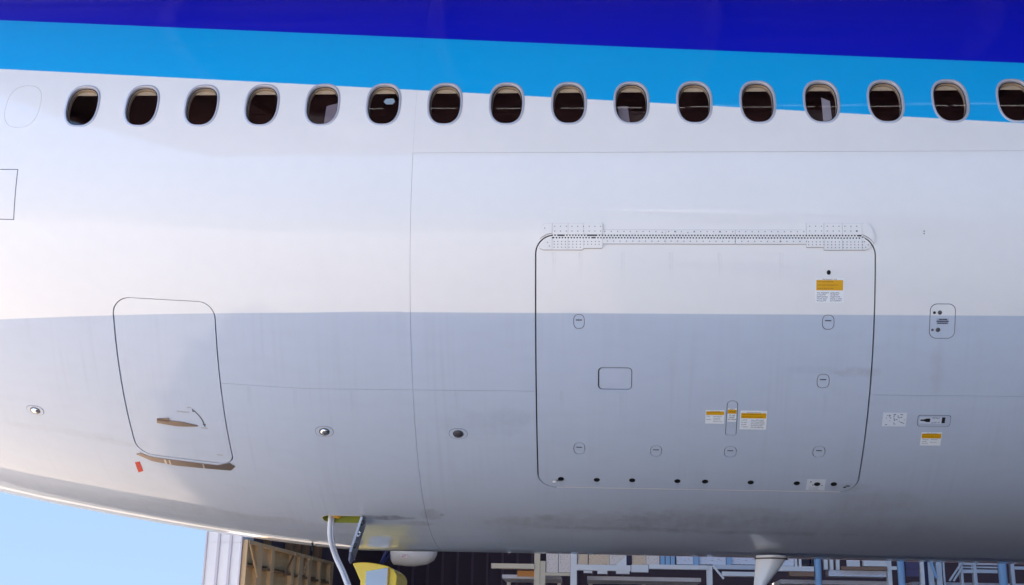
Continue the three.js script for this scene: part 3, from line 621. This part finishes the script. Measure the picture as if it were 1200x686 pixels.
// ---- drain mast under the belly and a small probe
{
  const sec = (x0, x1, y, w) => Array.from({ length: 24 }, (_, i) => { const t = (i / 24) * 2 * Math.PI, c = Math.cos(t), q = Math.sin(t); return [lerp(x0, x1, 0.5 + 0.5 * c), y, 0.3 + w * q * (1 - 0.35 * (c < 0 ? -c : 0))]; });
  const rows = [[2.262, 2.56, 2.70, 0.1], [2.262, 2.552, 2.668, 0.096], [2.25, 2.49, 2.58, 0.085], [2.243, 2.437, 2.517, 0.076], [2.225, 2.31, 2.36, 0.058], [2.235, 2.295, 2.335, 0.04]].map((r) => sec(...r));
  const pos = rows.flat(2), idx = [], n = 24;
  for (let k = 0; k < rows.length - 1; k++) for (let i = 0; i < n; i++) { const a = k * n + i, b = k * n + (i + 1) % n; idx.push(a, a + n, b, b, a + n, b + n); }
  const base = (rows.length - 1) * n; for (let i = 1; i < n - 1; i++) idx.push(base, base + i + 1, base + i);
  const g = new THREE.BufferGeometry(); g.setAttribute('position', new THREE.Float32BufferAttribute(pos, 3)); g.setIndex(idx); g.computeVertexNormals();
  const m = mesh('drain_mast', g, WHITEPAINT, plane);
  const ring = (k) => sec(2.262 - k, 2.556 + k, 0, 0.1 + k).map((p) => [p[0], p[2]]);
  const sh = new THREE.Shape(ring(0.014).map(V2));
  mesh('mast_gasket', new THREE.ExtrudeGeometry(sh, { depth: 0.012, bevelEnabled: false }).rotateX(Math.PI / 2).translate(0, 2.676, 0), std([0.11, 0.07, 0.055], 0.6), m);
  const p = point(-2.155, -4.69, 0).p;
  mesh('antenna_probe', joined([rod([p.x, p.y + 0.02, p.z], [p.x + 0.01, p.y - 0.075, p.z], 0.008), rod([p.x - 0.035, p.y - 0.03, p.z], [p.x + 0.045, p.y - 0.03, p.z], 0.006)]), RUBBER, plane);
}

// ------------------------------------------------------------------ things below the belly
{
  const start = point(-1.79, -3.67, -0.1).p;
  const path = new THREE.CatmullRomCurve3([start, new THREE.Vector3(-1.79, 2.74, 1.1), new THREE.Vector3(-1.745, 2.56, 1.0), new THREE.Vector3(-1.66, 2.4, 1.0), new THREE.Vector3(-1.5, 2.0, 1.05), new THREE.Vector3(-1.38, 1.2, 1.1), new THREE.Vector3(-1.5, 0.35, 1.0), new THREE.Vector3(-1.9, 0.05, 0.7), new THREE.Vector3(-2.8, 0.045, 0.3)]);
  const t = thing('service_hose', 'white service hose hanging out of the open belly bay', 'hose');
  const g = (pts, r) => new THREE.TubeGeometry(pts, 90, r, 12);
  mesh('hose', g(path, 0.02), std([0.74, 0.74, 0.78], 0.45), t);
  mesh('hose_strap', g(new THREE.CatmullRomCurve3(path.getPoints(20).slice(0, 12).map((p) => p.clone().add(new THREE.Vector3(0.03, 0, -0.008)))), 0.01), std([0.5, 0.5, 0.55], 0.5), t);
  mesh('coupling', rod([-2.76, 0.046, 0.32], [-2.95, 0.046, 0.22], 0.036), std([0.5, 0.5, 0.5], 0.3, 1), t);
}
{ // yellow service truck under the belly: cab roof and windscreen show
  const YEL = new THREE.MeshPhysicalMaterial({ color: rgb(0.95, 0.72, 0.0), roughness: 0.35, clearcoat: 0.8, clearcoatRoughness: 0.08 });
  const t = thing('service_truck', 'yellow service truck cab with a pale blue windscreen below the belly', 'truck', [-1.64, 0, -1.6]);
  const sh = new THREE.Shape();
  sh.moveTo(-0.30, 2.0); sh.lineTo(-0.2, 2.0); sh.lineTo(0.2, 2.0); sh.lineTo(0.2, 2.52); sh.quadraticCurveTo(0.18, 2.585, 0.1, 2.617); sh.quadraticCurveTo(-0.05, 2.652, -0.14, 2.652); sh.quadraticCurveTo(-0.22, 2.655, -0.272, 2.64); sh.lineTo(-0.18, 2.46); sh.lineTo(-0.18, 2.2); sh.closePath();
  mesh('cab', new THREE.ExtrudeGeometry(sh, { depth: 0.8, bevelEnabled: true, bevelSize: 0.006, bevelThickness: 0.006, bevelSegments: 2 }).translate(0, 0, -0.05), YEL, t);
  const ws = new THREE.Shape([[-0.13, 2.08], [0.105, 2.08], [0.105, 2.605], [-0.13, 2.562]].map(V2));
  const w = mesh('windscreen', new THREE.ExtrudeGeometry(ws, { depth: 0.01, bevelEnabled: false }).translate(0, 0, 0.757), std([0.5, 0.66, 0.88], 0.12), t);
  mesh('windscreen_pillar', new THREE.ExtrudeGeometry(new THREE.Shape([[0.107, 2.08], [0.125, 2.08], [0.125, 2.603], [0.107, 2.607]].map(V2)), { depth: 0.02, bevelEnabled: false }).translate(0, 0, 0.757), std([0.5, 0.3, 0.02], 0.5), w);
  mesh('body', new RoundedBoxGeometry(1.7, 0.7, 2.6, 2, 0.06).translate(0.35, 1.0, -0.6), std([0.3, 0.3, 0.32], 0.6), t);
  mesh('cab_base', new RoundedBoxGeometry(0.56, 0.75, 1.0, 2, 0.04).translate(-0.02, 1.7, 0.2), YEL, t);
  mesh('chassis', new RoundedBoxGeometry(1.7, 0.25, 2.7, 1, 0.03).translate(0.35, 0.5, -0.6), RUBBER, t);
  for (const x of [-0.5, 1.2]) for (const z of [0.25, -1.4]) {
    const wh = mesh('wheel', new THREE.CylinderGeometry(0.36, 0.36, 0.24, 24).rotateZ(Math.PI / 2).translate(x, 0.36, z), RUBBER, t);
    mesh('wheel_rim', new THREE.CylinderGeometry(0.2, 0.2, 0.26, 20).rotateZ(Math.PI / 2).translate(x, 0.36, z), std([0.5, 0.5, 0.5], 0.4, 0.8), wh);
  }
}
{ // unseen platform added under the right part of the belly to darken it
  const B = std([0.022, 0.026, 0.07], 0.6), t = thing('added_platform', 'unseen dark blue platform added under the belly to darken it', 'shading platform', [6, 0, -0.6]);
  mesh('deck', new RoundedBoxGeometry(7.8, 0.16, 6.6, 2, 0.04).translate(0, 1.86, 0), B, t);
  for (const z of [-3.24, 3.84]) mesh('side_rail', new RoundedBoxGeometry(7.8, 0.3, 0.1, 1, 0.02).translate(0, 1.95, z), B, t);
  mesh('end_rail', new RoundedBoxGeometry(0.1, 0.3, 6.9, 1, 0.02).translate(-3.9, 1.95, 0.3), B, t);
  for (const z of [-2, 2]) for (const k of [-1, 1]) mesh('scissor_leg', bar([-2.8 * k, 0.5, z + 0.08 * k], [2.8 * k, 1.7, z + 0.08 * k], 0.14), DULL, t);
  mesh('chassis', new RoundedBoxGeometry(7, 0.3, 4.6, 2, 0.05).translate(0, 0.45, 0), B, t);
  for (const x of [-2.6, 2.6]) for (const z of [-2.1, 2.1]) mesh('wheel', new THREE.CylinderGeometry(0.32, 0.32, 0.3, 20).rotateX(Math.PI / 2).translate(x, 0.32, z), RUBBER, t);
}
{ // white engine cowling hanging in the hangar behind
  const t = thing('engine_cowling', 'white rounded engine cowling with red lettering in the dark hangar', 'engine cowling', [-5.0, 0, -28]);
  const prof = [[-0.9, 0.02], [-0.88, 0.42], [-0.8, 0.52], [-0.4, 0.56], [0, 0.56], [0.4, 0.5], [0.62, 0.36], [0.7, 0.2], [0.72, 0.02]];
  const g = new THREE.LatheGeometry(prof.map((p) => new THREE.Vector2(p[1], p[0])), 36).rotateZ(-Math.PI / 2);
  const p = g.attributes.position;
  for (let i = 0; i < p.count; i++) p.setX(i, p.getX(i) + 0.62 * Math.max(0, p.getY(i)) * (p.getX(i) < 0 ? 1 : 0) + (p.getX(i) < 0 ? 0.12 : 0));
  g.computeVertexNormals();
  mesh('shell', g.translate(0, 5.21, 0), WHITEPAINT, t);
  mesh('intake_lip', new THREE.TorusGeometry(0.46, 0.05, 10, 36).rotateY(Math.PI / 2).translate(0, 0, 0).applyMatrix4(new THREE.Matrix4().makeShear(0, 0, 0.62, 0, 0, 0)).translate(-0.78, 5.21, 0), std([0.06, 0.08, 0.25], 0.35), t);
  const m = print(64, 24, (c, w, h) => { c.fillStyle = '#e6e3e0'; c.fillRect(0, 0, w, h); c.fillStyle = '#c22a20'; c.font = 'bold 24px sans-serif'; c.textAlign = 'center'; c.textBaseline = 'middle'; c.fillText('HOT', w / 2, h / 2 + 1); });
  const lg = new THREE.CylinderGeometry(0.566, 0.566, 0.2, 12, 1, true, -0.25, 0.5).rotateZ(-Math.PI / 2);
  mesh('lettering', new THREE.PlaneGeometry(0.22, 0.085).translate(-0.28, 4.92, 0.575), m, t);
  mesh('hoist_sling', joined([rod([-0.3, 5.7, 0], [0, 8.6, 0], 0.03), rod([0.3, 5.65, 0], [0, 8.6, 0], 0.03), rod([0, 8.6, 0], [0, 16.9, 0], 0.03)]), DULL, t);
}

// ------------------------------------------------------------------ the hangar behind: white pier, tan side wall, dark inside
{
  const t = thing('rear_hangar', 'open hangar behind with white ribbed pier and tan framed side wall', 'hangar');
  const W = std([0.86, 0.84, 0.84], 0.6), RIB = std([0.62, 0.58, 0.62], 0.6);
  const TAN = new THREE.MeshStandardMaterial({ roughness: 0.7, map: grainTexture(256, (u, v) => { const n = 1 + 0.12 * nz(u * 5, v * 5, 1) + 0.14 * nz(u * 40, v * 6, 2); return [0.52 * n, 0.36 * n, 0.18 * n]; }) });
  const TANPOST = std([0.6, 0.42, 0.23], 0.6), TANDARK = std([0.25, 0.15, 0.08], 0.7), INSIDE = std([0.1, 0.07, 0.1], 0.85);
  mesh('pier', box(-10.07, -9.04, 0.01, 18, -23.2, -22.06), W, t);
  for (const [a, b] of [[-10.076, -10.03], [-9.74, -9.667], [-9.402, -9.329], [-9.075, -9.035]]) mesh('rib', box(a, b, 0.012, 17.99, -22.058, -22), RIB, t);
  for (const [a, b] of [[-10.028, -9.742], [-9.665, -9.404], [-9.327, -9.077]]) mesh('cladding_panel', box(a, b, 4.78, 7.2, -22.058, -22.035), W, t), mesh('cladding_panel', box(a, b, 2.3, 4.765, -22.058, -22.04), W, t);
  // side wall running back from the pier: local u along it, y up, out towards the mouth
  const A = [-9.03, -22.05], B = [-8.15, -29.2], L = Math.hypot(B[0] - A[0], B[1] - A[1]), U = [(B[0] - A[0]) / L, (B[1] - A[1]) / L], N = [-U[1], U[0]];
  const place = (g) => g.applyMatrix4(new THREE.Matrix4().makeBasis(new THREE.Vector3(U[0], 0, U[1]), new THREE.Vector3(0, 1, 0), new THREE.Vector3(N[0], 0, N[1])).setPosition(A[0], 0, A[1]));
  const wb = (name, u0, u1, y0, y1, d0, d1, m) => mesh(name, place(box(u0, u1, y0, y1, d0, d1)), m, t);
  const posts = [[0.02, 0.1], [0.82, 1.2], [1.92, 2.16], [3.66, 3.86], [4.3, 4.62], [5.18, 5.42], [6.26, 6.42], [7.3, 7.62]];
  for (const [a, b] of posts) wb('wall_post', a, b, 0.01, 4.86, 0, 0.14, TANPOST);
  for (let k = 0; k < posts.length - 1; k++) {
    const a = posts[k][1] + 0.004, b = posts[k + 1][0] - 0.004, w = k === 3;
    wb('wall_panel', a, b, 4.26, 4.76, -0.05, w ? 0.04 : 0.02, k === 1 || k === 4 ? TANPOST : TAN); wb('wall_panel', a, b, 2.4, 4.13, -0.05, 0.02, TAN); wb('wall_panel', a, b, 0.02, 2.38, -0.05, 0.022, TAN);
    wb('wall_rail', a, b, 4.135, 4.2, 0, 0.12, TANDARK); wb('wall_rail', a, b, 4.765, 4.86, 0.01, 0.16, TANPOST);
  }
  mesh('wall_brace', place(bar([0.12, 4.74, 0.17], [0.84, 3.9, 0.17], 0.045)), TANPOST, t);
  mesh('wall_brace', place(bar([3.62, 4.72, 0.17], [2.95, 4.1, 0.17], 0.045)), TANDARK, t);
  mesh('wall_brace', place(bar([5.2, 4.84, 0.17], [4.7, 4.35, 0.17], 0.05)), TANPOST, t);
  wb('wall_backing', 0, 7.62, 0.01, 4.86, -0.14, -0.055, TANDARK);
  wb('upper_wall', 0, 7.62, 4.87, 17.9, -0.3, -0.18, INSIDE);
  for (const [a, b] of [[1.95, 2.05], [3.72, 3.92], [4.5, 4.6], [5.25, 5.4], [6.3, 6.6]]) wb('upper_post', a, b, 4.87, 10, -0.17, 0.05, TANDARK);
  wb('upper_rail', 1.3, 3.6, 5.2, 5.27, -0.17, -0.05, TANDARK);
  mesh('rear_wall', box(-8.2, 46, 0.01, 18, -40.3, -40), INSIDE, t);
  for (let x = -8; x < 2; x += 0.62) mesh('wall_rib', box(x, x + 0.1, 0.02, 17.9, -39.998, -39.86), std([0.16, 0.11, 0.16], 0.8), t);
  mesh('inner_wall', box(-8.4, -8.1, 0.01, 18, -40, -29.7), INSIDE, t);
  mesh('far_wall', box(46.01, 46.3, 0.01, 18, -40.3, -22), INSIDE, t);
  mesh('shading_eave', box(-19, -7.5, 18.51, 18.9, -24, -1), INSIDE, t);  // eave added out of sight to keep the sun off the pier
  mesh('door_header', box(-9.03, 46.3, 12.5, 17.9, -22.6, -22.1), std([0.5, 0.5, 0.52], 0.6), t);
  mesh('roof', box(-10.1, 46.3, 18.01, 18.5, -40.5, -23.4), INSIDE, t);
}
// ------------------------------------------------------------------ maintenance docks inside it: [part, paint, x0, x1, y0, y1]
{
  const speck = (c, k) => new THREE.MeshStandardMaterial({ roughness: 0.7, map: grainTexture(256, (u, v) => { const n = nz(u * 9, v * 14, k) + 0.6 * nz(u * 40, v * 40, k + 1), st = clamp((n - 0.25) * 1.6); return [lerp(c[0], 0.34, st), lerp(c[1], 0.18, st), lerp(c[2], 0.07, st)]; }) });
  const M = { cream: std([0.72, 0.58, 0.4], 0.6), orange: std([0.6, 0.24, 0.05], 0.6), board: speck([0.84, 0.7, 0.6], 1), tan: speck([0.8, 0.58, 0.38], 3), white: std([0.86, 0.8, 0.74], 0.5), navy: std([0.02, 0.02, 0.06], 0.6), blue: std([0.3, 0.47, 0.65], 0.5), grey: speck([0.8, 0.76, 0.78], 5), pale: std([0.62, 0.62, 0.64], 0.5), black: std([0.02, 0.02, 0.035], 0.6), brown: std([0.32, 0.18, 0.11], 0.7), purple: std([0.12, 0.09, 0.17], 0.7) };
  const Z = { beam: [-27.3, -26.93], post: [-27.2, -27.0], infill_panel: [-27.15, -27.09], board: [-27.14, -27.07], rail: [-27.1, -26.99], fascia: [-27.2, -26.96], bracket: [-27.15, -26.98], slat: [-27.12, -27.03], cabinet: [-27.6, -27.06], gusset: [-27.1, -27.02], deck: [-27.6, -27.04] };
  const docks = {
  boarded_dock: [
    ['beam', 'cream', -2.44, -1.10, 4.56, 4.71],
    ['post', 'cream', -1.10, -0.92, 0.00, 5.12],
    ['infill_panel', 'orange', -1.63, -1.10, 4.33, 4.51],
    ['post', 'cream', -0.91, -0.75, 0.00, 4.81],
    ['board', 'board', -0.73, -0.36, 4.47, 5.13],
    ['board', 'board', -0.34, 0.02, 4.48, 5.13],
    ['post', 'white', 0.03, 0.23, 0.00, 5.14],
    ['rail', 'cream', -0.75, 0.02, 4.37, 4.46],
  ],
  white_dock: [
    ['board', 'tan', 0.25, 0.57, 4.72, 5.14],
    ['board', 'tan', 0.60, 1.24, 4.73, 5.15],
    ['board', 'board', 1.25, 1.77, 4.74, 5.16],
    ['post', 'navy', 1.79, 1.89, 4.75, 5.19],
    ['board', 'tan', 1.95, 2.38, 4.75, 5.17],
    ['board', 'board', 2.39, 2.80, 4.76, 5.18],
    ['fascia', 'white', 0.23, 1.90, 4.55, 4.72],
    ['bracket', 'white', 0.44, 0.71, 4.47, 4.54],
    ['bracket', 'white', 0.87, 1.18, 4.45, 4.55],
    ['bracket', 'white', 1.45, 1.87, 4.46, 4.56],
    ['fascia', 'white', 1.92, 2.45, 4.52, 4.74],
    ['fascia', 'white', 2.47, 4.27, 4.63, 4.76],
    ['slat', 'blue', 2.83, 2.96, 4.77, 5.21],
    ['slat', 'blue', 2.99, 3.12, 4.77, 5.21],
    ['slat', 'blue', 3.15, 3.27, 4.77, 5.21],
    ['infill_panel', 'grey', 3.33, 3.84, 4.79, 5.09],
    ['post', 'blue', 3.85, 4.00, 4.77, 5.23],
    ['infill_panel', 'grey', 4.01, 4.85, 4.80, 5.10],
    ['post', 'blue', 4.87, 5.01, 4.79, 5.24],
    ['infill_panel', 'grey', 5.02, 5.93, 4.82, 5.12],
    ['rail', 'pale', 4.45, 6.13, 4.66, 4.79],
    ['beam', 'white', 4.71, 6.12, 4.45, 4.58],
    ['post', 'white', 4.25, 4.42, 0.00, 4.76],
  ],
  blue_column_dock: [
    ['infill_panel', 'grey', 6.29, 6.94, 4.80, 5.14],
    ['post', 'white', 6.96, 7.03, 4.73, 5.20],
    ['post', 'white', 7.09, 7.16, 4.73, 5.20],
    ['cabinet', 'black', 7.19, 7.42, 4.84, 5.13],
    ['cabinet', 'black', 7.46, 7.54, 4.84, 5.13],
    ['fascia', 'white', 6.28, 7.53, 4.63, 4.78],
    ['beam', 'brown', 6.79, 7.52, 4.48, 4.61],
    ['column', 'blue', 7.55, 7.76, 0.00, 5.31],
    ['post', 'white', 7.85, 7.96, 4.70, 5.21],
    ['post', 'white', 8.03, 8.13, 4.70, 5.06],
    ['post', 'white', 8.22, 8.32, 4.70, 5.22],
    ['gusset', 'white', 8.55, 8.94, 4.81, 5.02],
    ['fascia', 'white', 9.04, 9.75, 4.82, 5.03],
    ['beam', 'brown', 8.36, 9.74, 4.70, 4.80],
    ['deck', 'grey', 7.99, 9.73, 4.51, 4.69],
    ['post', 'white', 9.76, 9.89, 0.00, 5.04],
    ['rail', 'white', 9.89, 10.05, 4.73, 4.83],
    ['column', 'blue', 10.07, 10.28, 0.00, 5.15],
  ],
  stair_dock: [
    ['board', 'purple', 10.33, 10.74, 4.77, 4.97],
    ['board', 'purple', 10.31, 10.73, 4.54, 4.75],
    ['post', 'white', 10.76, 10.87, 0.00, 5.08],
    ['post', 'navy', 10.87, 10.98, 0.00, 5.08],
    ['post', 'pale', 10.99, 11.15, 0.00, 5.08],
    ['post', 'pale', 11.24, 11.40, 0.00, 5.09],
    ['post', 'pale', 11.44, 11.49, 0.00, 5.04],
    ['post', 'pale', 11.97, 12.04, 0.00, 5.05],
    ['rail', 'pale', 12.06, 12.35, 4.91, 4.97],
    ['rail', 'pale', 12.47, 13.09, 4.92, 4.98],
    ['rail', 'pale', 12.05, 12.35, 4.82, 4.86],
    ['rail', 'pale', 12.46, 13.08, 4.83, 4.87],
    ['rail', 'pale', 12.04, 12.34, 4.67, 4.77],
    ['rail', 'pale', 12.45, 13.07, 4.68, 4.78],
    ['post', 'pale', 12.35, 12.45, 0.00, 5.06],
    ['column', 'blue', 13.10, 13.35, 0.00, 5.15],
    ['post', 'pale', 13.48, 13.58, 0.00, 5.07],
    ['rail', 'pale', 13.59, 14.62, 4.80, 4.89],
  ],
  };
  const about = {
    boarded_dock: ['dock stand with cream posts and rust stained boards in the rear hangar', 'boarded dock'],
    white_dock: ['long dock with notched white edge beam and blue posts between grey panels', 'white dock'],
    blue_column_dock: ['dock with thick blue columns, black cabinets and a brown beam', 'column dock'],
    stair_dock: ['dock stair with pale rails and posts beside a blue column', 'stair dock'],
  };
  for (const [name, list] of Object.entries(docks)) {
    const t = thing('maintenance_dock', about[name][0], 'maintenance dock', [list[0][2], 0, -27]);
    const add = (part, g, m) => mesh(part, g.translate(-t.position.x, 0, 27), m, t);
    for (const [part, paint, x0, x1, y0, y1] of list) {
      if (part === 'column') add(part, new THREE.CylinderGeometry((x1 - x0) / 2, (x1 - x0) / 2, y1 + 1.2, 18).translate((x0 + x1) / 2, (y1 + 1.2) / 2 + 0.01, -27.02), M[paint]);
      else add(part, box(x0, x1, Math.max(0.01, y0), y1 + (part === 'post' && y1 > 5 ? 0.9 : 0), ...Z[part]), M[paint]);
    }
    const x0 = list[0][2], x1 = list[list.length - 1][3];
    add('platform', box(x0 + 0.3, x1 - 0.3, 4.3, 4.42, -29.5, -27.62), M.grey);
    for (const x of [x0 + 0.35, (x0 + x1) / 2, x1 - 0.45]) add('back_post', box(x, x + 0.12, 0.01, 4.29, -29.4, -29.28), M.white);
    if (name === 'white_dock') { add('brace', bar([4.43, 4.76, -26.95], [4.76, 4.36, -26.95], 0.06), M.white); const s = new THREE.Shape([[1.45, 4.725], [1.77, 4.725], [1.77, 5.01]].map(V2)); add('gusset', new THREE.ExtrudeGeometry(s, { depth: 0.04, bevelEnabled: false }).translate(0, 0, -27.04), M.white); }
    if (name === 'stair_dock') { add('brace', bar([11.06, 5.06, -26.97], [11.21, 4.5, -26.97], 0.07), M.blue); for (const d of [0, 0.12]) add('stair_rail', bar([11.6 + d, 4.42, -26.97], [12.0, 4.97 - d * 1.3, -26.97], 0.05), M.pale); }
  }
}
renderer.render(scene, camera);
